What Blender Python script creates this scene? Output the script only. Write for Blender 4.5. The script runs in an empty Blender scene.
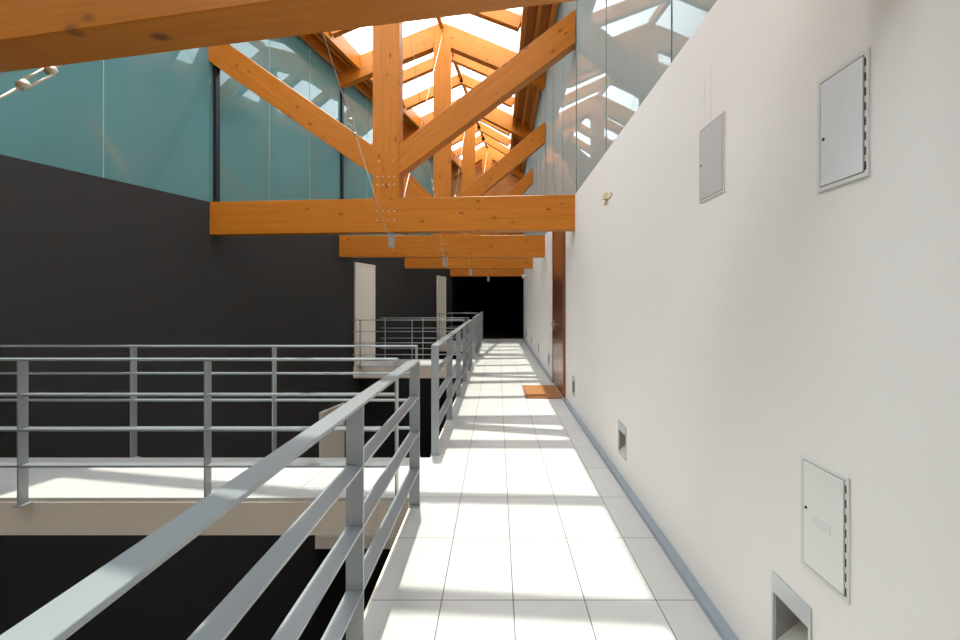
import bpy, bmesh, math, random
from mathutils import Vector, Matrix
random.seed(4)
C = bpy.context.scene.collection
S = bpy.context.scene

# ------------------------------------------------------------------ camera
EYE = 1.5
cam_d = bpy.data.cameras.new('camera')
cam_d.sensor_width = 36.0
cam_d.lens = 450 / 960 * 36.0
cam_d.shift_x = (480 - 497) / 960
cam_d.shift_y = (301 - 320) / 960
cam_d.clip_start = 0.02
cam = bpy.data.objects.new('camera', cam_d)
cam.location = (0, 0, EYE)
cam.rotation_euler = (math.radians(90), 0, 0)
C.objects.link(cam)
S.camera = cam

# ------------------------------------------------------------------ world, sun, exposure
w = bpy.data.worlds.new('sky')
w.use_nodes = True
bg = w.node_tree.nodes['Background']
bg.inputs['Color'].default_value = (0.90, 0.935, 1.0, 1)
bg.inputs['Strength'].default_value = 5.5
S.world = w

sun_d = bpy.data.lights.new('sun', 'SUN')
sun_d.energy = 4.8
sun_d.angle = math.radians(0.6)
sun_d.color = (1.0, 0.95, 0.86)
sun = bpy.data.objects.new('sun', sun_d)
sun.rotation_euler = Vector((0.049, -0.222, -1)).to_track_quat('-Z', 'Y').to_euler()
sun.location = (0, 5, 12)
C.objects.link(sun)

S.view_settings.view_transform = 'Standard'
S.view_settings.look = 'None'
S.view_settings.gamma = 1
S.view_settings.use_curve_mapping = False
S.view_settings.exposure = 0.27
try:
    S.cycles.max_bounces = 14
    S.cycles.diffuse_bounces = 8
    S.cycles.transparent_max_bounces = 16
    S.cycles.sample_clamp_indirect = 8
except Exception:
    pass

# ------------------------------------------------------------------ materials
def newmat(name):
    m = bpy.data.materials.new(name)
    m.use_nodes = True
    nt = m.node_tree
    return m, nt, nt.nodes['Principled BSDF']

def lin(c):
    return tuple((v / 12.92 if v <= 0.04045 else ((v + 0.055) / 1.055) ** 2.4) for v in c)

def plain(name, rgb, rough=0.5, metal=0.0, var=0.04, scale=3.0, bump=0.0, bscale=60.0, spec=0.5):
    m, nt, p = newmat(name)
    N, L = nt.nodes, nt.links
    tc = N.new('ShaderNodeTexCoord')
    no = N.new('ShaderNodeTexNoise')
    no.inputs['Scale'].default_value = scale
    no.inputs['Detail'].default_value = 4
    L.new(tc.outputs['Object'], no.inputs['Vector'])
    mx = N.new('ShaderNodeMix'); mx.data_type = 'RGBA'
    mx.inputs[6].default_value = (*[max(0, v * (1 - var)) for v in rgb], 1)
    mx.inputs[7].default_value = (*[min(1, v * (1 + var)) for v in rgb], 1)
    L.new(no.outputs['Fac'], mx.inputs[0])
    L.new(mx.outputs[2], p.inputs['Base Color'])
    p.inputs['Roughness'].default_value = rough
    p.inputs['Metallic'].default_value = metal
    p.inputs['Specular IOR Level'].default_value = spec
    if bump > 0:
        n2 = N.new('ShaderNodeTexNoise')
        n2.inputs['Scale'].default_value = bscale
        L.new(tc.outputs['Object'], n2.inputs['Vector'])
        b = N.new('ShaderNodeBump')
        b.inputs['Strength'].default_value = bump
        b.inputs['Distance'].default_value = 0.01
        L.new(n2.outputs['Fac'], b.inputs['Height'])
        L.new(b.outputs['Normal'], p.inputs['Normal'])
    return m

def wood(name, c1, c2, knot=(0.10, 0.035, 0.01), rough=0.42, knots=True, lam=0.045):
    """laminated timber, grain along local x, laminations stacked in local z"""
    m, nt, p = newmat(name)
    N, L = nt.nodes, nt.links
    tc = N.new('ShaderNodeTexCoord')
    oi = N.new('ShaderNodeObjectInfo')
    ad = N.new('ShaderNodeVectorMath'); ad.operation = 'ADD'
    sc0 = N.new('ShaderNodeVectorMath'); sc0.operation = 'SCALE'
    sc0.inputs[0].default_value = (17.0, 5.0, 0.0)
    L.new(oi.outputs['Random'], sc0.inputs['Scale'])
    L.new(tc.outputs['Object'], ad.inputs[0]); L.new(sc0.outputs[0], ad.inputs[1])
    mp = N.new('ShaderNodeMapping'); mp.inputs['Scale'].default_value = (1.2, 14, 22)
    L.new(ad.outputs[0], mp.inputs['Vector'])
    no = N.new('ShaderNodeTexNoise'); no.inputs['Scale'].default_value = 1.6
    no.inputs['Detail'].default_value = 6; no.inputs['Distortion'].default_value = 0.4
    L.new(mp.outputs[0], no.inputs['Vector'])
    mx = N.new('ShaderNodeMix'); mx.data_type = 'RGBA'
    mx.inputs[6].default_value = (*c1, 1); mx.inputs[7].default_value = (*c2, 1)
    cr = N.new('ShaderNodeMapRange'); cr.inputs[1].default_value = 0.3; cr.inputs[2].default_value = 0.7
    L.new(no.outputs['Fac'], cr.inputs[0]); L.new(cr.outputs[0], mx.inputs[0])
    out = mx.outputs[2]
    # laminations
    sx = N.new('ShaderNodeSeparateXYZ'); L.new(tc.outputs['Object'], sx.inputs[0])
    dv = N.new('ShaderNodeMath'); dv.operation = 'DIVIDE'; dv.inputs[1].default_value = lam
    L.new(sx.outputs['Z'], dv.inputs[0])
    fl = N.new('ShaderNodeMath'); fl.operation = 'FLOOR'; L.new(dv.outputs[0], fl.inputs[0])
    wn = N.new('ShaderNodeTexWhiteNoise'); wn.noise_dimensions = '2D'
    cx = N.new('ShaderNodeCombineXYZ')
    dx = N.new('ShaderNodeMath'); dx.operation = 'MULTIPLY_ADD'
    dx.inputs[1].default_value = 0.45
    L.new(sx.outputs['X'], dx.inputs[0])
    f3 = N.new('ShaderNodeMath'); f3.operation = 'MULTIPLY'; f3.inputs[1].default_value = 0.37
    L.new(fl.outputs[0], f3.inputs[0]); L.new(f3.outputs[0], dx.inputs[2])
    f2 = N.new('ShaderNodeMath'); f2.operation = 'FLOOR'; L.new(dx.outputs[0], f2.inputs[0])
    L.new(f2.outputs[0], cx.inputs[0]); L.new(fl.outputs[0], cx.inputs[1])
    L.new(cx.outputs[0], wn.inputs['Vector'])
    m2 = N.new('ShaderNodeMix'); m2.data_type = 'RGBA'; m2.blend_type = 'MULTIPLY'
    m2.inputs[0].default_value = 1.0
    mr = N.new('ShaderNodeMapRange'); mr.inputs[3].default_value = 0.90; mr.inputs[4].default_value = 1.05
    L.new(wn.outputs['Value'], mr.inputs[0])
    L.new(out, m2.inputs[6]); L.new(mr.outputs[0], m2.inputs[7])
    out = m2.outputs[2]
    if knots:
        mk = N.new('ShaderNodeMapping'); mk.inputs['Scale'].default_value = (4.2, 6.0, 9.0)
        L.new(ad.outputs[0], mk.inputs['Vector'])
        vo = N.new('ShaderNodeTexVoronoi'); vo.inputs['Scale'].default_value = 1.0
        L.new(mk.outputs[0], vo.inputs['Vector'])
        k1 = N.new('ShaderNodeMapRange'); k1.inputs[1].default_value = 0.08; k1.inputs[2].default_value = 0.20
        k1.inputs[3].default_value = 1; k1.inputs[4].default_value = 0
        L.new(vo.outputs['Distance'], k1.inputs[0])
        sp = N.new('ShaderNodeSeparateColor'); L.new(vo.outputs['Color'], sp.inputs[0])
        gt = N.new('ShaderNodeMath'); gt.operation = 'GREATER_THAN'; gt.inputs[1].default_value = 0.45
        L.new(sp.outputs[0], gt.inputs[0])
        mu = N.new('ShaderNodeMath'); mu.operation = 'MULTIPLY'
        L.new(k1.outputs[0], mu.inputs[0]); L.new(gt.outputs[0], mu.inputs[1])
        mu2 = N.new('ShaderNodeMath'); mu2.operation = 'MULTIPLY'; mu2.inputs[1].default_value = 0.75
        L.new(mu.outputs[0], mu2.inputs[0])
        m3 = N.new('ShaderNodeMix'); m3.data_type = 'RGBA'
        m3.inputs[7].default_value = (*knot, 1)
        L.new(mu2.outputs[0], m3.inputs[0]); L.new(out, m3.inputs[6])
        out = m3.outputs[2]
    L.new(out, p.inputs['Base Color'])
    p.inputs['Roughness'].default_value = rough
    p.inputs['Specular IOR Level'].default_value = 0.3
    return m

def tiles(name, rgb, grout, ox, oy, tw, th, gw, rough=0.35):
    m, nt, p = newmat(name)
    N, L = nt.nodes, nt.links
    tc = N.new('ShaderNodeTexCoord')
    sx = N.new('ShaderNodeSeparateXYZ'); L.new(tc.outputs['Object'], sx.inputs[0])
    lines, cells = [], []
    for ax, o, pitch in (('X', ox, tw), ('Y', oy, th)):
        a = N.new('ShaderNodeMath'); a.operation = 'SUBTRACT'; a.inputs[1].default_value = o
        L.new(sx.outputs[ax], a.inputs[0])
        d = N.new('ShaderNodeMath'); d.operation = 'DIVIDE'; d.inputs[1].default_value = pitch
        L.new(a.outputs[0], d.inputs[0])
        f = N.new('ShaderNodeMath'); f.operation = 'FLOOR'; L.new(d.outputs[0], f.inputs[0])
        cells.append(f)
        pp = N.new('ShaderNodeMath'); pp.operation = 'PINGPONG'; pp.inputs[1].default_value = 0.5
        L.new(d.outputs[0], pp.inputs[0])
        lt = N.new('ShaderNodeMath'); lt.operation = 'LESS_THAN'; lt.inputs[1].default_value = gw / pitch / 2
        L.new(pp.outputs[0], lt.inputs[0])
        lines.append(lt)
    mxm = N.new('ShaderNodeMath'); mxm.operation = 'MAXIMUM'
    L.new(lines[0].outputs[0], mxm.inputs[0]); L.new(lines[1].outputs[0], mxm.inputs[1])
    cx = N.new('ShaderNodeCombineXYZ'); L.new(cells[0].outputs[0], cx.inputs[0]); L.new(cells[1].outputs[0], cx.inputs[1])
    wn = N.new('ShaderNodeTexWhiteNoise'); wn.noise_dimensions = '2D'; L.new(cx.outputs[0], wn.inputs['Vector'])
    mr = N.new('ShaderNodeMapRange'); mr.inputs[3].default_value = 0.96; mr.inputs[4].default_value = 1.02
    L.new(wn.outputs['Value'], mr.inputs[0])
    no = N.new('ShaderNodeTexNoise'); no.inputs['Scale'].default_value = 6; no.inputs['Detail'].default_value = 5
    L.new(tc.outputs['Object'], no.inputs['Vector'])
    m1 = N.new('ShaderNodeMix'); m1.data_type = 'RGBA'
    m1.inputs[6].default_value = (*[v * .96 for v in rgb], 1); m1.inputs[7].default_value = (*[min(1, v * 1.03) for v in rgb], 1)
    L.new(no.outputs['Fac'], m1.inputs[0])
    m2 = N.new('ShaderNodeMix'); m2.data_type = 'RGBA'; m2.blend_type = 'MULTIPLY'; m2.inputs[0].default_value = 1
    L.new(m1.outputs[2], m2.inputs[6]); L.new(mr.outputs[0], m2.inputs[7])
    m3 = N.new('ShaderNodeMix'); m3.data_type = 'RGBA'
    m3.inputs[7].default_value = (*grout, 1)
    L.new(mxm.outputs[0], m3.inputs[0]); L.new(m2.outputs[2], m3.inputs[6])
    L.new(m3.outputs[2], p.inputs['Base Color'])
    p.inputs['Roughness'].default_value = rough
    b = N.new('ShaderNodeBump'); b.inputs['Strength'].default_value = 0.3; b.inputs['Distance'].default_value = 0.002
    iv = N.new('ShaderNodeMath'); iv.operation = 'SUBTRACT'; iv.inputs[0].default_value = 1
    L.new(mxm.outputs[0], iv.inputs[1]); L.new(iv.outputs[0], b.inputs['Height'])
    L.new(b.outputs['Normal'], p.inputs['Normal'])
    return m

def pane_mat(name, rgb, trans, refl_ior=1.55, tl=0.35, var=0.10, rf=1.0):
    """satin tinted wall glass: body colour that passes some daylight, clear reflective face"""
    m, nt, p = newmat(name)
    N, L = nt.nodes, nt.links
    N.remove(p)
    outn = [n for n in N if n.type == 'OUTPUT_MATERIAL'][0]
    tc = N.new('ShaderNodeTexCoord')
    mp = N.new('ShaderNodeMapping'); mp.inputs['Scale'].default_value = (1.4, 1.4, 0.25)
    L.new(tc.outputs['Object'], mp.inputs['Vector'])
    no = N.new('ShaderNodeTexNoise'); no.inputs['Scale'].default_value = 1.0; no.inputs['Detail'].default_value = 2
    L.new(mp.outputs[0], no.inputs['Vector'])
    mx = N.new('ShaderNodeMix'); mx.data_type = 'RGBA'
    mx.inputs[6].default_value = (*[v * (1 - var) for v in rgb], 1); mx.inputs[7].default_value = (*[min(1, v * (1 + var)) for v in rgb], 1)
    L.new(no.outputs['Fac'], mx.inputs[0])
    df = N.new('ShaderNodeBsdfDiffuse'); L.new(mx.outputs[2], df.inputs['Color'])
    tr = N.new('ShaderNodeBsdfTranslucent'); L.new(mx.outputs[2], tr.inputs['Color'])
    a = N.new('ShaderNodeMixShader'); a.inputs[0].default_value = tl
    L.new(df.outputs[0], a.inputs[1]); L.new(tr.outputs[0], a.inputs[2])
    tp = N.new('ShaderNodeBsdfTransparent'); tp.inputs['Color'].default_value = (*rgb, 1)
    b = N.new('ShaderNodeMixShader'); b.inputs[0].default_value = trans
    L.new(a.outputs[0], b.inputs[1]); L.new(tp.outputs[0], b.inputs[2])
    gl = N.new('ShaderNodeBsdfGlossy'); gl.inputs['Roughness'].default_value = 0.015
    gl.inputs['Color'].default_value = (1, 1, 1, 1)
    fr = N.new('ShaderNodeFresnel'); fr.inputs['IOR'].default_value = refl_ior
    fm = N.new('ShaderNodeMath'); fm.operation = 'MULTIPLY'; fm.inputs[1].default_value = rf
    L.new(fr.outputs[0], fm.inputs[0]); fr = fm
    c = N.new('ShaderNodeMixShader')
    L.new(fr.outputs[0], c.inputs[0]); L.new(b.outputs[0], c.inputs[1]); L.new(gl.outputs[0], c.inputs[2])
    L.new(c.outputs[0], outn.inputs['Surface'])
    return m

def clear_glass(name):
    m, nt, p = newmat(name)
    N, L = nt.nodes, nt.links
    N.remove(p)
    outn = [n for n in N if n.type == 'OUTPUT_MATERIAL'][0]
    tp = N.new('ShaderNodeBsdfTransparent'); tp.inputs['Color'].default_value = (0.93, 0.96, 0.95, 1)
    gl = N.new('ShaderNodeBsdfGlossy'); gl.inputs['Roughness'].default_value = 0.02
    ge = N.new('ShaderNodeNewGeometry')
    lw = N.new('ShaderNodeLayerWeight'); lw.inputs['Blend'].default_value = 0.15
    ml = N.new('ShaderNodeMath'); ml.operation = 'MULTIPLY'; ml.inputs[1].default_value = 0.25
    L.new(lw.outputs['Fresnel'], ml.inputs[0])
    iv = N.new('ShaderNodeMath'); iv.operation = 'SUBTRACT'; iv.inputs[0].default_value = 1
    L.new(ge.outputs['Backfacing'], iv.inputs[1])
    fr = N.new('ShaderNodeMath'); fr.operation = 'MULTIPLY'
    L.new(ml.outputs[0], fr.inputs[0]); L.new(iv.outputs[0], fr.inputs[1])
    c = N.new('ShaderNodeMixShader')
    L.new(fr.outputs[0], c.inputs[0]); L.new(tp.outputs[0], c.inputs[1]); L.new(gl.outputs[0], c.inputs[2])
    L.new(c.outputs[0], outn.inputs['Surface'])
    return m

M = {}
M['wood'] = wood('glulam_timber', (0.48, 0.150, 0.009), (0.57, 0.192, 0.016))
M['deck'] = wood('roof_boarding', (0.50, 0.20, 0.055), (0.62, 0.27, 0.08), knots=False, lam=0.10)
M['white'] = plain('white_plaster', (0.83, 0.795, 0.755), 0.75, var=0.025, scale=0.9, bump=0.05, bscale=35, spec=0.2)
M['charcoal'] = plain('charcoal_plaster', (0.031, 0.029, 0.028), 0.8, var=0.10, scale=0.8, bump=0.05, spec=0.2)
M['black'] = plain('passage_gloom_black', (0.012, 0.011, 0.011), 0.9, spec=0.1)  # near-black base paints in the gloom of the enclosed passage
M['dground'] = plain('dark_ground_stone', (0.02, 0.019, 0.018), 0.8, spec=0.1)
M['tile'] = tiles('white_floor_tiles', (0.53, 0.52, 0.50), (0.13, 0.125, 0.12), -0.277, 2.257, 0.358, 0.593, 0.006)
M['beige'] = plain('beige_slab_render', (0.74, 0.66, 0.56), 0.8, var=0.04, spec=0.2)
M['steel'] = plain('grey_painted_steel', (0.31, 0.335, 0.355), 0.28, metal=0.3, var=0.04, scale=8)
M['galv'] = plain('galvanised_steel', (0.55, 0.56, 0.57), 0.35, metal=0.8, var=0.06, scale=20)
M['rod'] = plain('pale_steel_rod', (0.62, 0.56, 0.48), 0.45, metal=0.3)
M['btile'] = tiles('footbridge_tiles', (0.53, 0.52, 0.50), (0.30, 0.29, 0.28), -0.64, 0.02, 1.19, 0.20, 0.004)
M['skirt'] = plain('brushed_aluminium_skirting', (0.36, 0.41, 0.47), 0.35, metal=0.6, var=0.05, scale=10)
M['mullion'] = plain('dark_mullion_metal', (0.02, 0.025, 0.03), 0.4, metal=0.5)
M['joint'] = plain('silicone_joint', (0.14, 0.22, 0.21), 0.5)
M['ljoint'] = plain('pale_silicone_joint', (0.28, 0.42, 0.42), 0.5)
M['leftglass'] = pane_mat('teal_satin_glass', (0.125, 0.265, 0.27), 0.0, 1.5, 0.3)
M['rightglass'] = pane_mat('grey_green_satin_glass', (0.36, 0.41, 0.40), 0.0, 1.5, 0.3, rf=0.5)
M['skyglass'] = clear_glass('rooflight_glass')
M['door'] = wood('mahogany_door', (0.17, 0.055, 0.026), (0.24, 0.085, 0.04), rough=0.2, knots=False, lam=3.0)
M['dframe'] = wood('reddish_door_frame', (0.20, 0.065, 0.026), (0.26, 0.09, 0.036), rough=0.3, knots=False, lam=3.0)
M['ldoor'] = plain('cream_door_paint', (0.74, 0.67, 0.58), 0.5, var=0.02)
M['mat'] = plain('coir_doormat', (0.34, 0.14, 0.045), 0.95, var=0.25, scale=60, bump=0.6, bscale=250)
M['matedge'] = plain('doormat_rubber_edge', (0.22, 0.08, 0.03), 0.8)
M['panel'] = plain('white_panel_enamel', (0.74, 0.75, 0.76), 0.35, var=0.02)
M['pframe'] = plain('panel_frame_paint', (0.70, 0.69, 0.67), 0.4, var=0.02)
M['warmpanel'] = plain('warm_white_panel_enamel', (0.76, 0.745, 0.71), 0.35, var=0.02)
M['greypanel'] = plain('grey_panel_enamel', (0.56, 0.55, 0.54), 0.4, var=0.02)
M['dark'] = plain('dark_gap', (0.02, 0.02, 0.022), 0.6)
M['cream'] = plain('cream_plastic', (0.78, 0.66, 0.45), 0.4, var=0.05)
M['alu'] = plain('satin_aluminium_faceplate', (0.50, 0.52, 0.54), 0.3, metal=0.7, var=0.03)
M['inner'] = plain('step_light_interior', (0.55, 0.53, 0.47), 0.5, var=0.03)
M['housing'] = plain('step_light_shaded_housing', (0.26, 0.25, 0.24), 0.6)  # shade inside the pocket put into this darker grey
M['crack'] = plain('plaster_crack', (0.50, 0.44, 0.36), 0.9, var=0.2, scale=40)

# ------------------------------------------------------------------ helpers
def tag(o, label=None, cat=None, group=None, kind=None):
    if label: o['label'] = label
    if cat: o['category'] = cat
    if group: o['group'] = group
    if kind: o['kind'] = kind
    return o

def empty(name, loc, label, cat, group=None, rz=0):
    o = bpy.data.objects.new(name, None)
    o.empty_display_size = 0.1
    o.location = loc
    o.rotation_euler = (0, 0, rz)
    C.objects.link(o)
    return tag(o, label, cat, group)

def link(name, bm, mat, parent=None, mw=None, bevel=0, smooth=False):
    if bevel:
        bmesh.ops.bevel(bm, geom=[e for e in bm.edges], offset=bevel, segments=1, affect='EDGES')
    bmesh.ops.recalc_face_normals(bm, faces=bm.faces)
    me = bpy.data.meshes.new(name)
    bm.to_mesh(me); bm.free()
    if smooth:
        for p in me.polygons: p.use_smooth = True
    me.materials.append(mat)
    o = bpy.data.objects.new(name, me)
    C.objects.link(o)
    if parent:
        o.parent = parent
        if mw is not None:
            o.matrix_basis = PW(parent).inverted() @ mw
    elif mw is not None:
        o.matrix_basis = mw
    return o

def PW(o):
    mb = o.matrix_basis
    return PW(o.parent) @ mb if o.parent else mb.copy()

def bx(bm, x0, x1, y0, y1, z0, z1):
    vs = [bm.verts.new((x, y, z)) for z in (z0, z1) for y in (y0, y1) for x in (x0, x1)]
    for f in ((0, 1, 3, 2), (4, 6, 7, 5), (0, 4, 5, 1), (2, 3, 7, 6), (0, 2, 6, 4), (1, 5, 7, 3)):
        bm.faces.new([vs[i] for i in f])

def box(name, x0, x1, y0, y1, z0, z1, mat, parent=None, bevel=0, local=False):
    """box in world coordinates; origin at its centre unless local"""
    bm = bmesh.new()
    if local:
        bx(bm, x0, x1, y0, y1, z0, z1)
        return link(name, bm, mat, parent, None, bevel)
    c = Vector(((x0 + x1) / 2, (y0 + y1) / 2, (z0 + z1) / 2))
    bx(bm, x0 - c.x, x1 - c.x, y0 - c.y, y1 - c.y, z0 - c.z, z1 - c.z)
    return link(name, bm, mat, parent, Matrix.Translation(c), bevel)

def prism(name, corners, thick, mat, parent=None, bevel=0.0):
    """a timber member: 'corners' = 4+ world points of its near face, first->second along the grain;
    extruded by the vector 'thick'.  Mesh local x runs along the grain."""
    ps = [Vector(c) for c in corners]
    ex = (ps[1] - ps[0]).normalized()
    ey = Vector(thick).normalized()
    ez = ex.cross(ey).normalized()
    ey2 = ez.cross(ex).normalized()
    o = sum(ps, Vector()) / len(ps) + Vector(thick) / 2
    R = Matrix((ex, ey2, ez)).transposed().to_4x4()
    mw = Matrix.Translation(o) @ R
    inv = mw.inverted()
    bm = bmesh.new()
    a = [bm.verts.new(inv @ p) for p in ps]
    b = [bm.verts.new(inv @ (p + Vector(thick))) for p in ps]
    n = len(ps)
    bm.faces.new(a); bm.faces.new(b[::-1])
    for i in range(n):
        bm.faces.new([a[i], b[i], b[(i + 1) % n], a[(i + 1) % n]])
    return link(name, bm, mat, parent, mw, bevel)

def bar(name, p0, p1, wd, dp, mat, parent=None, drop=True, bevel=0.0):
    """straight member between two points (points on the centre of its top face)"""
    p0, p1 = Vector(p0), Vector(p1)
    d = (p1 - p0)
    side = Vector((0, 0, 1)).cross(d).normalized() * (wd / 2)
    up = d.cross(side).normalized()
    if up.z < 0: up = -up
    dn = -up * dp
    return prism(name, [p0 - side, p1 - side, p1 - side + dn, p0 - side + dn], side * 2, mat, parent, bevel)

def tube(bm, p0, p1, r, n=10):
    p0, p1 = Vector(p0), Vector(p1)
    q = (p1 - p0).to_track_quat('Z', 'Y').to_matrix()
    A = [bm.verts.new(p0 + q @ Vector((r * math.cos(2 * math.pi * i / n), r * math.sin(2 * math.pi * i / n), 0))) for i in range(n)]
    B = [bm.verts.new(p1 + q @ Vector((r * math.cos(2 * math.pi * i / n), r * math.sin(2 * math.pi * i / n), 0))) for i in range(n)]
    for i in range(n):
        bm.faces.new([A[i], A[(i + 1) % n], B[(i + 1) % n], B[i]])
    bm.faces.new(A[::-1]); bm.faces.new(B)

def struct(name, bm, mat, parent=None):
    o = link(name, bm, mat, parent)
    if not parent: o['kind'] = 'structure'
    return o

# ------------------------------------------------------------------ plan of the place
WX = 1.047                                  # right wall face
YK = 6.49                                   # the left wall bends here
def LX(y):                                  # left wall face (splayed in plan)
    return -5.516 + 0.212 * y if y >= YK else -4.140 + 0.335 * (y - YK)
LDIR = Vector((0.212, 1, 0)).normalized()
LNRM = Vector((1, -0.212, 0)).normalized()   # towards the atrium
Y0, Y1 = -3.0, 17.72
ZTOP = 2.93                                 # top of solid walls
ZE, ZR = 6.67, 7.60                         # roof plane at walls and at ridge
EDGE = -0.64                                # walkway edge
ZG = -6.4
ZL = -3.15

# --- floor (walkway)
bm = bmesh.new(); bx(bm, EDGE + 0.012, WX, Y0, 24, -0.05, 0.0)
struct('floor', bm, M['tile'])
bm = bmesh.new(); bx(bm, EDGE, EDGE + 0.012, Y0, 24, -0.28, 0.0); bx(bm, EDGE + 0.012, WX, Y0, 24, -0.28, -0.05)
struct('floor_slab', bm, M['beige'])
bm = bmesh.new(); bx(bm, EDGE, WX, Y0, 24, ZL - 0.28, ZL)
struct('floor_lower', bm, M['beige'])
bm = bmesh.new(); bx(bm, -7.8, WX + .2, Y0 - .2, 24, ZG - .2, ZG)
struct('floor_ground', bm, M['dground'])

# --- right wall, with pockets for the step lights
STEPS = [(1.495, 1.706), (3.64, 3.87), (6.03, 6.25), (8.93, 9.15), (11.2, 11.42), (13.4, 13.62), (15.8, 16.02)]
SZ0, SZ1 = 0.222, 0.405                      # pocket height
bm = bmesh.new()
bx(bm, WX, WX + .2, Y0, Y1, ZG, SZ0)
bx(bm, WX, WX + .2, Y0, Y1, SZ1, ZTOP)
edges = [Y0] + [v for a, b in STEPS for v in (a + 0.012, b - 0.012)] + [Y1]
for i in range(0, len(edges), 2):
    bx(bm, WX, WX + .2, edges[i], edges[i + 1], SZ0, SZ1)
bx(bm, WX + .12, WX + .2, Y0, Y1, SZ0, SZ1)
struct('wall_right', bm, M['white'])

# --- left wall (charcoal)
def lwall(bm, ya, yb, z0, z1, t0=0.0, t1=0.2):
    if ya < YK - .001 and yb > YK + .001:
        lwall(bm, ya, YK, z0, z1, t0, t1); lwall(bm, YK, yb, z0, z1, t0, t1); return
    nr = LNRM if (ya + yb) / 2 > YK else Vector((1, -0.335, 0)).normalized()
    ps = []
    for z in (z0, z1):
        for (y, t) in ((ya, t0), (yb, t0), (yb, t1), (ya, t1)):
            q = Vector((LX(y), y, z)) - nr * t
            ps.append(bm.verts.new(q))
    for f in ((0, 1, 2, 3), (7, 6, 5, 4), (0, 4, 5, 1), (1, 5, 6, 2), (2, 6, 7, 3), (3, 7, 4, 0)):
        bm.faces.new([ps[i] for i in f])
bm = bmesh.new(); lwall(bm, Y0, Y1, ZG, ZTOP)
struct('wall_left', bm, M['charcoal'])
bm = bmesh.new(); bx(bm, LX(Y0) - .2, WX + .2, Y0 - .2, Y0, ZG, 7.9)
struct('wall_back', bm, M['white'])

# --- far end: dark passage under the last tie, boarded gable above
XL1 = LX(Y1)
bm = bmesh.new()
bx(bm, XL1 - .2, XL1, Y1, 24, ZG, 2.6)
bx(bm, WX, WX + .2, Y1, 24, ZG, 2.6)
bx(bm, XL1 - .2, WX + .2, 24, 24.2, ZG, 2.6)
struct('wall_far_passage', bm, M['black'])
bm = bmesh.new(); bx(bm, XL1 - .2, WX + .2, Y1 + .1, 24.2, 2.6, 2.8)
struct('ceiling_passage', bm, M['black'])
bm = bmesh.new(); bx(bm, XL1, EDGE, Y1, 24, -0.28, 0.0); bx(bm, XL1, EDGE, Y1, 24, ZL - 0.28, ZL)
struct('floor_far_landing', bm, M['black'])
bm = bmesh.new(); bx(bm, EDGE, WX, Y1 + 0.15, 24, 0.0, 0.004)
struct('floor_passage_shade', bm, M['black'])  # black sheet over the tiles stands in for the unlit floor
cxr = (XL1 + WX) / 2
bm = bmesh.new()
pts = [(XL1 - .15, 2.81), (WX + .15, 2.81), (WX + .15, ZE - .04), (cxr, ZR + .02), (XL1 - .15, ZE - .04)]
A = [bm.verts.new((x, Y1 + .1, z)) for x, z in pts]; B = [bm.verts.new((x, Y1 + .25, z)) for x, z in pts]
bm.faces.new(A); bm.faces.new(B[::-1])
for i in range(5): bm.faces.new([A[i], B[i], B[(i + 1) % 5], A[(i + 1) % 5]])
struct('wall_far_gable', bm, M['deck'])

# --- roof: transverse lines (y at left wall, y at right wall); v = 0 left wall .. 1 right wall
T = [(2.38, 1.10), (6.49, 6.04), (9.80, 9.80), (13.22, 13.22), (17.45, 17.45)]
def lerp(a, b, t): return a + (b - a) * t
def rline(a, b, t): return (lerp(a[0], b[0], t), lerp(a[1], b[1], t))
RA = []                                      # rafters: (line, description)
nm = ['slanting first', 'second', 'third', 'fourth', 'last']
RA += [((-1.6, -1.6), 'overhead behind the slanting first truss, rearmost'), ((-0.35, -0.6), 'overhead behind the slanting first truss, middle one'),
       ((0.95, 0.3), 'overhead just behind the slanting first truss')]
for i, ns in enumerate((3, 2, 2, 3)):
    for k in range(ns):
        wd = ['first', 'second', 'third'][k]
        RA.append((rline(T[i], T[i + 1], (k + 1) / (ns + 1)), '%s one beyond the %s truss' % (wd, nm[i])))
def rp(ln, v, dz=0.0):
    yl, yr = ln
    pl = Vector((LX(yl), yl, 0)); pr = Vector((WX, yr, 0))
    p = pl.lerp(pr, v)
    p.z = ZE + (ZR - ZE) * (1 - abs(2 * v - 1)) + dz
    return p
def span(ln): return (Vector((LX(ln[0]), ln[0], 0)) - Vector((WX, ln[1], 0))).length
ALL = [(Y0, Y0)] + [T[0]] + T[1:] + [(Y1 + .1, Y1 + .1)]
SEC = [(Y0, Y0), (-1.3, -1.6)] + T[:1] + [(YK, 6.04)] + T[2:] + [(Y1 + .1, Y1 + .1)]
OV = 0.55
OVL = 0.42
def strip(bm, vf0, vf1, dz0, dz1):
    """roof slab between fractions given by functions of the line"""
    rows = []
    for ln in SEC:
        a, b = vf0(ln), vf1(ln)
        rows.append([bm.verts.new(rp(ln, a, dz0)), bm.verts.new(rp(ln, b, dz0)), bm.verts.new(rp(ln, b, dz1)), bm.verts.new(rp(ln, a, dz1))])
    for r, s in zip(rows, rows[1:]):
        for i in range(4):
            bm.faces.new([r[i], r[(i + 1) % 4], s[(i + 1) % 4], s[i]])
    bm.faces.new(rows[0]); bm.faces.new(rows[-1][::-1])
for nme, f0, f1 in (('ceiling_left_eaves', lambda l: -0.04, lambda l: OVL / span(l)), ('ceiling_right_eaves', lambda l: 1 - OV / span(l), lambda l: 1.04)):
    bm = bmesh.new(); strip(bm, f0, f1, 0.0, 0.08)
    struct(nme, bm, M['deck'])
wn_i = 1
for f0, f1 in ((lambda l: OVL / span(l), lambda l: 0.5), (lambda l: 0.5, lambda l: 1 - OV / span(l))):
    bm = bmesh.new(); strip(bm, f0, f1, 0.03, 0.045)
    struct('window_%d' % wn_i, bm, M['skyglass']); wn_i += 1

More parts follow.
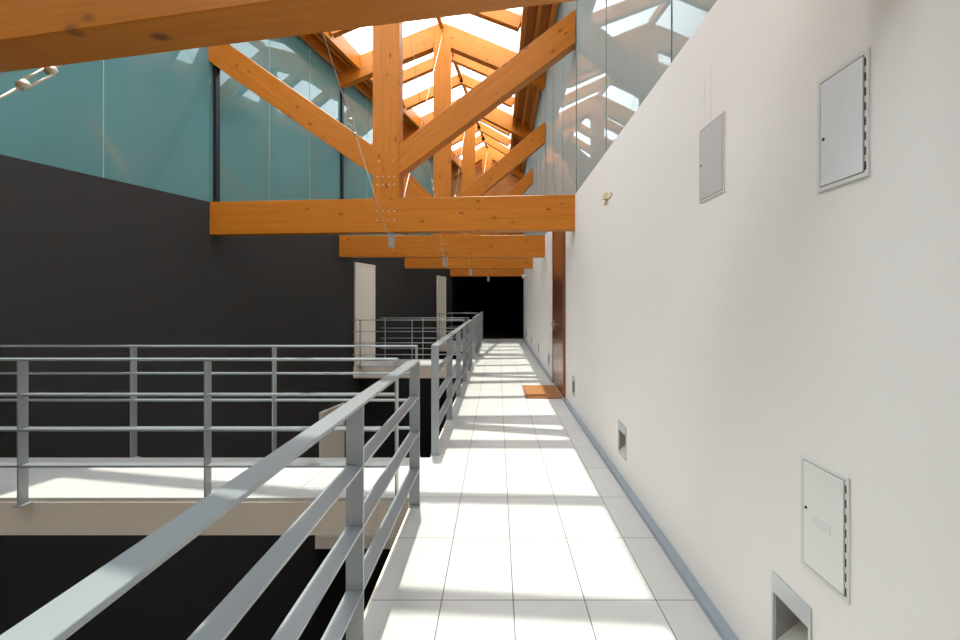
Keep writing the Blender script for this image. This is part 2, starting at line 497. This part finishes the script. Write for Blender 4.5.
bm = bmesh.new()
SEC_ = SEC; SEC = SEC[:2]; strip(bm, lambda l: OVL / span(l), lambda l: 0.5, 0.06, 0.12); strip(bm, lambda l: 0.5, lambda l: 1 - OV / span(l), 0.06, 0.12); SEC = SEC_
struct('ceiling_back_light_block', bm, M['deck'])  # unseen boarding added over the rooflight to cut light from behind

# --- glazed upper walls (structure), one pane unit per bay
def glass_bay(side, ya, yb, joints):
    global wn_i
    bm = bmesh.new()
    z0, z1 = ZTOP, ZE + 0.0
    if side == 'left':
        lwall(bm, ya, yb, z0, z1, 0.02, 0.035)
    else:
        bx(bm, WX + .02, WX + .035, ya, yb, z0, z1)
    o = struct('window_%d' % wn_i, bm, M['leftglass' if side == 'left' else 'rightglass']); wn_i += 1
    for y in joints:
        bm = bmesh.new()
        if side == 'left': lwall(bm, y - .004, y + .004, z0, z1, 0.015, 0.02)
        else: bx(bm, WX + .015, WX + .02, y - .004, y + .004, z0, z1)
        link('glass_joint', bm, M['ljoint' if side == 'left' else 'joint'], o)
    return o
LB = [Y0] + [t[0] + .11 for t in T[:4]]
RB = [Y0] + [t[1] for t in T[:4]]
for a, b in zip(LB, LB[1:] + [Y1 + .1]):
    if b - a > 1: glass_bay('left', a, b, [lerp(a, b, k / 3) for k in (1, 2)])
for a, b in zip(RB, RB[1:] + [Y1 + .1]):
    if b - a > 1: glass_bay('right', a, b, [lerp(a, b, k / 3) for k in (1, 2)])
tn = 1
for t in T[:4]:
    y = t[0] + .11
    bm = bmesh.new(); lwall(bm, y - .035, y + .035, ZTOP, ZE, -0.03, 0.06)
    struct('trim_%d' % tn, bm, M['mullion']); tn += 1
    y = t[1] + 0.0
    bm = bmesh.new(); bx(bm, WX + .012, WX + .06, y - .012, y + .012, ZTOP, ZE)
    struct('trim_%d' % tn, bm, M['joint']); tn += 1

# --- skirting
bm = bmesh.new()
bx(bm, WX - .05, WX, Y0, 6.86, 0.0, 0.036)
bx(bm, WX - .05, WX, 8.33, Y1, 0.0, 0.036)
struct('baseboard_right', bm, M['skirt'])

# ------------------------------------------------------------------ roof trusses
TT = 0.185
apex, hang = [], []
PLACE = ['only its slanting tie beam in view, crossing the top corner',
         'first one seen whole, its tie beam spanning to the teal glass',
         'next behind the one seen whole, its king post half hidden',
         'small with distance, third behind the slanting one',
         'the last of the row, directly above the dark passage']
for i, (yl, yr) in enumerate(T):
    pl = Vector((LX(yl) - .03, yl, 0)); pr = Vector((WX, yr, 0))
    u = (pr - pl).normalized(); L = (pr - pl).length
    n = Vector((-u.y, u.x, 0))                 # away from the viewer
    th = n * TT
    def P(a, z): return pl + u * a + Vector((0, 0, z))
    c = (L + .03) / 2
    mid = P(c, 2.46)
    tr = empty('roof_truss', mid, 'orange timber truss, ' + PLACE[i], 'roof truss', 'glulam roof trusses')
    prism('tie_beam', [P(0, 2.93), P(L, 2.93), P(L, 2.46), P(0, 2.46)], th, M['wood'], tr, 0.004)
    k = 0.19
    prism('king_post', [P(c - k, 2.93), P(c - k, 7.50), P(c, 7.585), P(c + k, 7.50), P(c + k, 2.93)], th, M['wood'], tr, 0.004)
    prism('strut', [P(c + k, 3.67), P(L, 5.42), P(L, 4.97), P(c + k, 3.26)], th, M['wood'], tr, 0.004)
    prism('strut', [P(c - k, 3.67), P(0, 5.42), P(0, 4.97), P(c - k, 3.26)], th, M['wood'], tr, 0.004)
    prism('top_chord', [P(c + k, 7.51), P(L, 6.665), P(L, 6.17), P(c + k, 7.02)], th, M['wood'], tr, 0.004)
    prism('top_chord', [P(c - k, 7.51), P(0, 6.665), P(0, 6.17), P(c - k, 7.02)], th, M['wood'], tr, 0.004)
    # steel hanger under the tie
    q = P(c + .05, 0)
    bm = bmesh.new()
    bx(bm, -.05, .05, .02, TT - .02, -.015, -.001)
    bx(bm, -.045, .045, TT / 2 - .01, TT / 2 + .01, -.19, -.015)
    hmw = Matrix.Translation((q.x, q.y, 2.457)) @ Matrix.Rotation(math.atan2(u.y, u.x), 4, 'Z')
    link('hanger_bracket', bm, M['galv'], tr, hmw)
    hang.append(Vector((q.x, q.y, 2.275)) + th / 2)
    apex.append(P(c, 7.25) + th / 2)
    if i in (1, 2):
        for (a, z) in [(c - .12 + .08 * s, 3.12 + .11 * r) for s in range(4) for r in range(2)] + \
                      [(c - .12 + .08 * s, 2.62 + .13 * r) for s in range(4) for r in range(2)] + [(c - .1, 3.45), (c + .1, 3.45)]:
            b0 = P(a, z)
            bm = bmesh.new(); tube(bm, (0, 0, 0), -n * .008, .011, 8)
            link('bolt', bm, M['galv'], tr, Matrix.Translation(b0))

# tie rods with turnbuckles
def tie_rod(a, b, tb, label):
    a, b = Vector(a), Vector(b)
    d = (b - a).normalized()
    a = a + Vector((0, math.copysign(.04, d.y), 0))
    o = empty('tie_rod', a, label, 'tie rod', 'diagonal steel tie rods')
    def part(name, f, mat, sm=True):
        bm = bmesh.new(); f(bm); return link(name, bm, mat, o, Matrix.Translation(a), smooth=sm)
    m = a + (b - a) * tb
    part('rod', lambda bm: (tube(bm, d * .02, m - a - d * .09, .006), tube(bm, m - a + d * .09, b - a, .006)), M['rod'])
    s = d.orthogonal().normalized() * .016
    def tbk(bm):
        tube(bm, m - a - d * .075 + s, m - a + d * .075 + s, .0055)
        tube(bm, m - a - d * .075 - s, m - a + d * .075 - s, .0055)
        tube(bm, m - a - d * .10, m - a - d * .065, .021)
        tube(bm, m - a + d * .065, m - a + d * .10, .021)
    part('turnbuckle', tbk, M['rod'])
    def eye(bm):
        e1 = d; e2 = s.normalized(); R_, r_ = .022, .006
        g = [[bm.verts.new(e1 * (math.cos(t) * (R_ + r_ * math.cos(f))) + e2 * (math.sin(t) * (R_ + r_ * math.cos(f))) + e1.cross(e2) * r_ * math.sin(f))
              for f in [2 * math.pi * k / 6 for k in range(6)]] for t in [2 * math.pi * k / 14 for k in range(14)]]
        for ii in range(14):
            for jj in range(6):
                bm.faces.new([g[ii][jj], g[(ii + 1) % 14][jj], g[(ii + 1) % 14][(jj + 1) % 6], g[ii][(jj + 1) % 6]])
    part('eye', eye, M['galv'])
tie_rod(hang[0], apex[1] - Vector((0, .12, 0)), 0.053, 'steel rod with a turnbuckle in the top corner, just under the slanting tie beam')
tie_rod(hang[1], apex[0] + Vector((0, .12, 0)), 0.25, 'thin rod crossing the long tie beam, its turnbuckle seen against the teal glass')
tie_rod(hang[1], apex[2] - Vector((0, .12, 0)), 0.35, 'thin rod rising from behind the long tie beam to the second king post')
tie_rod(hang[2], apex[1] + Vector((0, .12, 0)), 0.30, 'thin rod from under the second tie beam up to the big king post')
tie_rod(hang[2], apex[3] - Vector((0, .12, 0)), 0.35, 'thin rod from under the second tie beam up to the third king post')
tie_rod(hang[3], apex[2] + Vector((0, .12, 0)), 0.30, 'tiny rod from under the third tie beam up to the second king post')
tie_rod(hang[3], apex[4] - Vector((0, .12, 0)), 0.35, 'tiny rod from under the third tie beam up to the last truss')

# ------------------------------------------------------------------ rafters, ridge, edge beams, purlins
SIDE = {'left': 'dark-wall', 'right': 'white-wall'}
for ln, desc in RA:
    sp = span(ln)
    for side, va, vb in (('left', OVL / sp, 0.5 - .05 / sp), ('right', 0.5 + .05 / sp, 1 - OV / sp)):
        o = bar('roof_rafter', rp(ln, va, -.0), rp(ln, vb, -.0), .14, .25, M['wood'], bevel=.003)
        tag(o, 'rafter on the %s slope, %s' % (SIDE[side], desc), 'rafter', 'rooflight rafters')
# ridge beam pieces between king posts
allT = [(Y0, Y0)] + T
for i, (a, b) in enumerate(zip(allT, allT[1:])):
    pa, pb = rp(a, .5), rp(b, .5)
    d = (pb - pa).normalized()
    pa = pa + d * (0.22 if i else 0.0); pb = pb - d * .03
    pa.z = pb.z = 7.60
    o = bar('ridge_beam', pa, pb, .09, .17, M['wood'])
    tag(o, 'timber ridge beam, %s' % ('behind the slanting first truss' if i == 0 else 'between the %s and %s trusses' % (nm[i - 1], nm[i])), 'ridge beam', 'ridge beams')
for side in ('left', 'right'):
    for what, d0, wd, dp in (('rooflight_edge_beam', OV + .0, .09, .28), ('purlin', 0.30, .07, .16), ('purlin', 0.07, .09, .20)):
        for i, (a, b) in enumerate(zip(allT, allT[1:] + [(Y1 + .05, Y1 + .05)])):
            dd = (OVL if side == 'left' else OV) if d0 > .5 else (d0 if side == 'right' else d0 * .8)
            va, vb = dd / span(a), dd / span(b)
            if side == 'right': va, vb = 1 - va, 1 - vb
            pa, pb = rp(a, va), rp(b, vb)
            if (pb - pa).length < .6: continue
            d = (pb - pa).normalized()
            pa = pa + d * (.21 if i else 0); pb = pb - d * .02
            o = bar(what, pa - Vector((0, 0, .025)), pb - Vector((0, 0, .025)), wd, dp, M['wood'])
            if i == 0: loc = 'behind the slanting first truss'
            else: loc = 'between the %s and %s trusses' % (nm[i - 1], nm[i])
            if what == 'purlin':
                tag(o, 'purlin under the %s eaves, %s, %s' % (SIDE[side], 'against the glass' if d0 < .2 else 'middle one', loc), 'purlin', 'eaves purlins')
            else:
                tag(o, 'beam along the %s edge of the rooflight, %s' % (SIDE[side], loc), 'edge beam', 'rooflight edge beams')

# ------------------------------------------------------------------ footbridges
def bridge(ya, yb, z, label, xl=None, name='footbridge'):
    o = empty(name, ((LX(ya) + EDGE) / 2, (ya + yb) / 2, z - .28), label, 'footbridge', 'footbridges')
    def quad(bm, a, b, z0, z1):
        ps = [bm.verts.new((x, y, zz)) for zz in (z0, z1) for x, y in ((xl or LX(a), a), (EDGE, a), (EDGE, b), (xl or LX(b), b))]
        for f in ((0, 1, 2, 3), (7, 6, 5, 4), (0, 4, 5, 1), (1, 5, 6, 2), (2, 6, 7, 3), (3, 7, 4, 0)):
            bm.faces.new([ps[i] for i in f])
    bm = bmesh.new(); quad(bm, ya + .01, yb - .01, z - .03, z); link('tiled_deck', bm, M['btile'], o, Matrix.Identity(4))
    bm = bmesh.new(); quad(bm, ya, yb, z - .28, z - .03)
    link('slab', bm, M['beige'], o, Matrix.Identity(4))
    return o
bridge(3.42, 4.32, 0, 'beige-edged tiled footbridge in front, beside the big railing')
bridge(10.38, 11.62, 0, 'beige-edged footbridge further back, leading to the larger-looking cream door')
bridge(15.85, 17.1, 0, 'distant footbridge, last of the three, leading to the smaller-looking cream door')
bridge(8.95, 10.0, ZL, 'footbridge one storey down, its beige edge peeping out under the big footbridge')

# ------------------------------------------------------------------ railings
RH = 1.07
MIDS = (0.805, 0.545, 0.275)
def railing(p0, p1, posts, label, side=None, drop=0.0, group='grey steel railings'):
    """flat-bar railing from p0 to p1; posts = distances from p0. side: unit vector of slab side; drop: side fixing depth"""
    p0, p1 = Vector(p0), Vector(p1)
    d = (p1 - p0); L = d.length; a = math.atan2(d.y, d.x)
    o = empty('railing', p0, label, 'railing', group, a)
    Wd = .075
    def lb(name, x0, x1, y0, y1, z0, z1, parent=None, bev=.0015):
        bm = bmesh.new(); c = ((x0 + x1) / 2, (y0 + y1) / 2, (z0 + z1) / 2)
        bx(bm, x0 - c[0], x1 - c[0], y0 - c[1], y1 - c[1], z0 - c[2], z1 - c[2])
        q = link(name, bm, M['steel'], parent or o, None, bev)
        if parent:
            q.location = Vector(c) - Vector(parent.location)
        else:
            q.location = c
        return q
    lb('handrail', 0, L, -Wd / 2, Wd / 2, RH - .015, RH)
    cuts = sorted(posts)
    for z in MIDS:
        for xa, xb in zip(cuts, cuts[1:]):
            lb('mid_rail', xa + .006, xb - .006, -Wd / 2 + .002, Wd / 2 - .002, z - .013, z)
        if cuts[0] > .05: lb('mid_rail', 0, cuts[0] - .006, -Wd / 2 + .002, Wd / 2 - .002, z - .013, z)
        if cuts[-1] < L - .05: lb('mid_rail', cuts[-1] + .006, L, -Wd / 2 + .002, Wd / 2 - .002, z - .013, z)
    for x in posts:
        p = lb('post', x - .006, x + .006, -Wd / 2, Wd / 2, -drop + .008, RH - .015)
        lb('base_plate', x - .035, x + .035, -Wd / 2 - .004, Wd / 2 + .004, -drop, -drop + .008, p)
    return o
RX = -0.603
def ps(L, first, sp_):
    r = []; x = first
    while x < L - .03: r.append(x); x += sp_
    r.append(L - .006); return r
# near corridor run: from behind the viewer to y = 3.30
railing((RX, -2.9, 0), (RX, 3.30, 0), [.63, 2.02, 3.42, 4.81, 6.194], 'big grey flat-bar railing along the walkway edge, ending at the front footbridge')
railing((RX, 4.38, 0), (RX, 10.31, 0), ps(5.93, .006, 1.33), 'grey walkway railing between the front footbridge and the second footbridge')
railing((RX, 11.69, 0), (RX, 15.78, 0), ps(4.09, .006, 1.22), 'grey walkway railing between the second and the last footbridge')
railing((RX, 17.17, 0), (RX, 18.2, 0), [.006, 1.02], 'short grey walkway railing at the mouth of the dark passage')
def brail(y, xs, x1, label, xa=None):
    xa = xa or LX(y) + .02
    railing((xa, y, 0), (x1, y, 0), [x - xa for x in xs] + [x1 - xa - .006], label, drop=.03)
brail(3.375, [-4.94, -3.557, -2.17], -.746, 'grey railing on the near side of the big front footbridge')
brail(4.365, [-4.89, -3.525, -2.16], -.775, 'grey railing on the far side of the big front footbridge')
brail(10.335, [-3.14, -1.95], -.75, 'grey railing on the near side of the second footbridge, starting at its cream door')
brail(11.665, [-2.90, -1.92], -.73, 'grey railing on the far side of the second footbridge')
brail(15.805, [-2.02], -.74, 'tiny grey railing on the near side of the last footbridge')
brail(17.145, [-1.72], -.72, 'tiny grey railing on the far side of the last footbridge')

# ------------------------------------------------------------------ doors
# right wall: tall mahogany door
def rwall_door():
    o = box('door_1', WX - .020, WX - .001, 6.97, 8.24, 0.004, 2.80, M['door'])
    o['kind'] = 'structure'
    fr = bmesh.new()
    c = o.location
    for b in ((WX - .034, WX - .001, 6.87, 6.968, 0, 2.90), (WX - .026, WX - .001, 8.242, 8.33, 0, 2.90), (WX - .026, WX - .001, 6.968, 8.242, 2.802, 2.90)):
        bx(fr, b[0] - c.x, b[1] - c.x, b[2] - c.y, b[3] - c.y, b[4] - c.z, b[5] - c.z)
    link('door_frame', fr, M['dframe'], o)
    h = bmesh.new()
    tube(h, (WX - .021 - c.x, 8.12 - c.y, 1.08 - c.z), (WX - .08 - c.x, 8.12 - c.y, 1.08 - c.z), .011)
    tube(h, (WX - .075 - c.x, 8.13 - c.y, 1.08 - c.z), (WX - .075 - c.x, 7.99 - c.y, 1.08 - c.z), .011)
    bx(h, WX - .028 - c.x, WX - .021 - c.x, 8.09 - c.y, 8.15 - c.y, .98 - c.z, 1.16 - c.z)
    link('door_handle', h, M['galv'], o)
rwall_door()
def lwall_door(num, ya, yb, z0, z1):
    c = Vector((LX((ya + yb) / 2), (ya + yb) / 2, z0)) + LNRM * .001
    a = math.atan2(LDIR.y, LDIR.x)
    wd = (yb - ya) / LDIR.y
    bm = bmesh.new(); bx(bm, -wd / 2 + .05, wd / 2 - .05, -.025, 0, 0.005, z1 - z0 - .05)
    o = link('door_%d' % num, bm, M['ldoor'], None, Matrix.Translation(c) @ Matrix.Rotation(a, 4, 'Z'))
    o['kind'] = 'structure'
    bm = bmesh.new()
    bx(bm, -wd / 2, -wd / 2 + .05, -.04, 0, 0, z1 - z0); bx(bm, wd / 2 - .05, wd / 2, -.04, 0, 0, z1 - z0)
    bx(bm, -wd / 2 + .05, wd / 2 - .05, -.04, 0, z1 - z0 - .05, z1 - z0)
    link('door_frame', bm, M['ldoor'], o)
    bm = bmesh.new(); tube(bm, (wd / 2 - .12, -.025, 1.05), (wd / 2 - .12, -.07, 1.05), .01); tube(bm, (wd / 2 - .11, -.065, 1.05), (wd / 2 - .23, -.065, 1.05), .01)
    link('door_handle', bm, M['galv'], o)
lwall_door(2, 10.41, 11.36, 0, 2.40)
lwall_door(3, 15.92, 16.85, 0, 2.40)
lwall_door(4, 9.08, 9.95, ZL, -.75)

# ------------------------------------------------------------------ doormat
mt = empty('doormat', (.745, 7.42, 0), 'rust-orange coir doormat on the white tiles in front of the tall mahogany door', 'doormat')
bm = bmesh.new(); bx(bm, -.27, .25, -.48, .48, .004, .02); link('coir_pile', bm, M['mat'], mt, None, .004)
bm = bmesh.new()
bx(bm, -.30, .262, -.515, -.48, 0, .016); bx(bm, -.30, .262, .48, .515, 0, .016)
bx(bm, -.30, -.27, -.48, .48, 0, .016); bx(bm, .25, .262, -.48, .48, 0, .016); bx(bm, -.27, .25, -.48, .48, 0, .004)
link('rubber_edge', bm, M['matedge'], mt)

# ------------------------------------------------------------------ wall fittings
def access_panel(y0, y1, z0, z1, label, door, fw=.012, keyz=.45, tag_plate=False, slits=True, proud=.006):
    yc = (y0 + y1) / 2
    o = empty('access_panel', (WX, yc, z0), label, 'access panel', 'service panels on the white wall')
    def lb(name, X0, X1, ya, yb, za, zb, m, par=None, bev=0):
        bm = bmesh.new(); bx(bm, -X1, -X0, ya - yc, yb - yc, za - z0, zb - z0)
        return link(name, bm, m, par or o, None, bev)
    bm = bmesh.new()
    for ya, yb, za, zb in ((y0, y1, z0, z0 + fw), (y0, y1, z1 - fw, z1), (y0, y0 + fw, z0 + fw, z1 - fw), (y1 - fw, y1, z0 + fw, z1 - fw)):
        bx(bm, -proud, -.0005, ya - yc, yb - yc, za - z0, zb - z0)
    link('frame', bm, M['pframe'], o)
    lb('gap_shade_backing', .0003, .0015, y0 + fw, y1 - fw, z0 + fw, z1 - fw, M['dark'])  # dark sheet paints the shade in the gap round the leaf
    g = .0035
    leaf = lb('door', .0015, proud + .001, y0 + fw + g * 1.6, y1 - fw - g, z0 + fw + g, z1 - fw - g, door, None, .0008)
    bm = bmesh.new()
    zz = z0 + (z1 - z0) * keyz
    tube(bm, (-proud - .001, y1 - fw - .018 - yc, zz - z0), (-proud - .004, y1 - fw - .018 - yc, zz - z0), .005)
    link('lock', bm, M['dark'], leaf)
    if slits:
        bm = bmesh.new()
        n = 8
        for k in range(n):
            za = z0 + fw + (z1 - z0 - 2 * fw) * (k + .15) / n
            zb = z0 + fw + (z1 - z0 - 2 * fw) * (k + .70) / n
            bx(bm, -proud - .0015, -proud - .0002, y0 + fw * .55 - yc, y0 + fw * .55 + .004 - yc, za - z0, zb - z0)
        link('hinge', bm, M['dark'], o)
    if tag_plate:
        lb('faded_label', proud + .001, proud + .002, yc - .035, yc + .045, z0 + .165, z0 + .195, M['pframe'])
    return o
access_panel(1.263, 1.463, 1.853, 2.212, 'white access panel with a dark round lock and dark hinges, high on the wall', M['panel'])
access_panel(1.334, 1.544, .60, .975, 'white access panel with a faded label, low down above the biggest step light', M['warmpanel'], tag_plate=True, keyz=.55)
access_panel(2.066, 2.32, 2.005, 2.375, 'plain grey access panel high on the wall, below two fine plaster cracks', M['greypanel'], fw=.008, slits=False, keyz=.5)

# fine cracks in the plaster above the grey panel
bm = bmesh.new()
for y, z0_, z1_ in ((2.20, 2.37, 2.66), (2.27, 2.44, 2.62)):
    z = z0_; yy = y
    while z < z1_:
        z2 = min(z + .02, z1_); y2 = y + random.uniform(-.003, .003)
        v = [bm.verts.new((WX - .0006, a, b)) for a, b in ((yy - .0012, z), (yy + .0012, z), (y2 + .0012, z2), (y2 - .0012, z2))]
        bm.faces.new(v); z = z2; yy = y2
c_ = link('trim_cracks', bm, M['crack']); c_['kind'] = 'structure'

SL = ['the biggest, cut by the bottom edge below the labelled panel', 'alone halfway along the wall between big one and doormat', 'small, just in front of the doormat',
      'first beyond the mahogany door', 'second beyond the mahogany door', 'third beyond the mahogany door', 'last one by the dark passage']
for (a, b), lab in zip(STEPS, SL):
    yc = (a + b) / 2; zb = .205; zt = .478
    o = empty('step_light', (WX, yc, zb), 'recessed aluminium step light, ' + lab, 'step light', 'recessed step lights')
    bm = bmesh.new(); ha = (b - a) / 2; hi = ha - .012
    bx(bm, -.006, -.0005, -ha, ha, SZ1 - zb, zt - zb)
    bx(bm, -.006, -.0005, -ha, ha, 0, SZ0 - zb)
    bx(bm, -.006, -.0005, -ha, -hi, SZ0 - zb, SZ1 - zb); bx(bm, -.006, -.0005, hi, ha, SZ0 - zb, SZ1 - zb)
    link('faceplate', bm, M['alu'], o)
    # sloping reflector and side cheeks inside the pocket
    bm = bmesh.new(); e = .002
    z0_, z1_ = SZ0 - zb + e, SZ1 - zb - e
    vs = [bm.verts.new(v) for v in ((.002, -hi + e, z0_), (.11, -hi + e, z0_), (.11, -hi + e, z0_ + .09), (.002, hi - e, z0_), (.11, hi - e, z0_), (.11, hi - e, z0_ + .09))]
    for f in ((0, 1, 2), (3, 5, 4), (0, 2, 5, 3), (0, 3, 4, 1), (1, 4, 5, 2)): bm.faces.new([vs[k] for k in f])
    link('reflector', bm, M['inner'], o)
    bm = bmesh.new()
    bx(bm, .002, .112, hi - .002, hi - .0005, z0_ , z1_); bx(bm, .111, .117, -hi, hi - .003, z0_ + .09, z1_)
    bx(bm, .002, .112, -hi + .002, hi - .003, z1_ - .002, z1_)
    link('housing', bm, M['housing'], o)

# small cream bracket
o = empty('wall_bracket', (WX, 4.25, 2.42), 'small cream plastic bracket on the white wall between grey panel and long tie beam', 'bracket')
bm = bmesh.new(); bx(bm, -.012, -.0005, -.16, -.02, .04, .075); link('arm', bm, M['cream'], o, None, .003)
bm = bmesh.new(); bx(bm, -.035, -.0005, -.02, .09, .045, .10); link('body', bm, M['cream'], o, None, .006)
bm = bmesh.new(); tube(bm, (-.022, .04, .043), (-.022, .02, -.01), .014); link('nozzle', bm, M['cream'], o, smooth=True)

# thin conduit and small sensor further down the white wall
o = box('conduit', WX - .022, WX - .001, 9.28, 9.31, 2.1, 2.90, M['pframe'])
tag(o, 'thin grey vertical conduit on the white wall just beyond the mahogany door', 'conduit')
o = empty('wall_lamp', (WX, 15.9, 2.35), 'tiny white wall lamp high up near the dark passage', 'wall lamp')
bm = bmesh.new(); bx(bm, -.12, -.0005, -.05, .05, .0, .03); link('arm', bm, M['panel'], o, None, .004)
bm = bmesh.new(); tube(bm, (-.12, 0, -.05), (-.12, 0, .08), .05, 14); link('lamp_shade', bm, M['panel'], o, smooth=True)
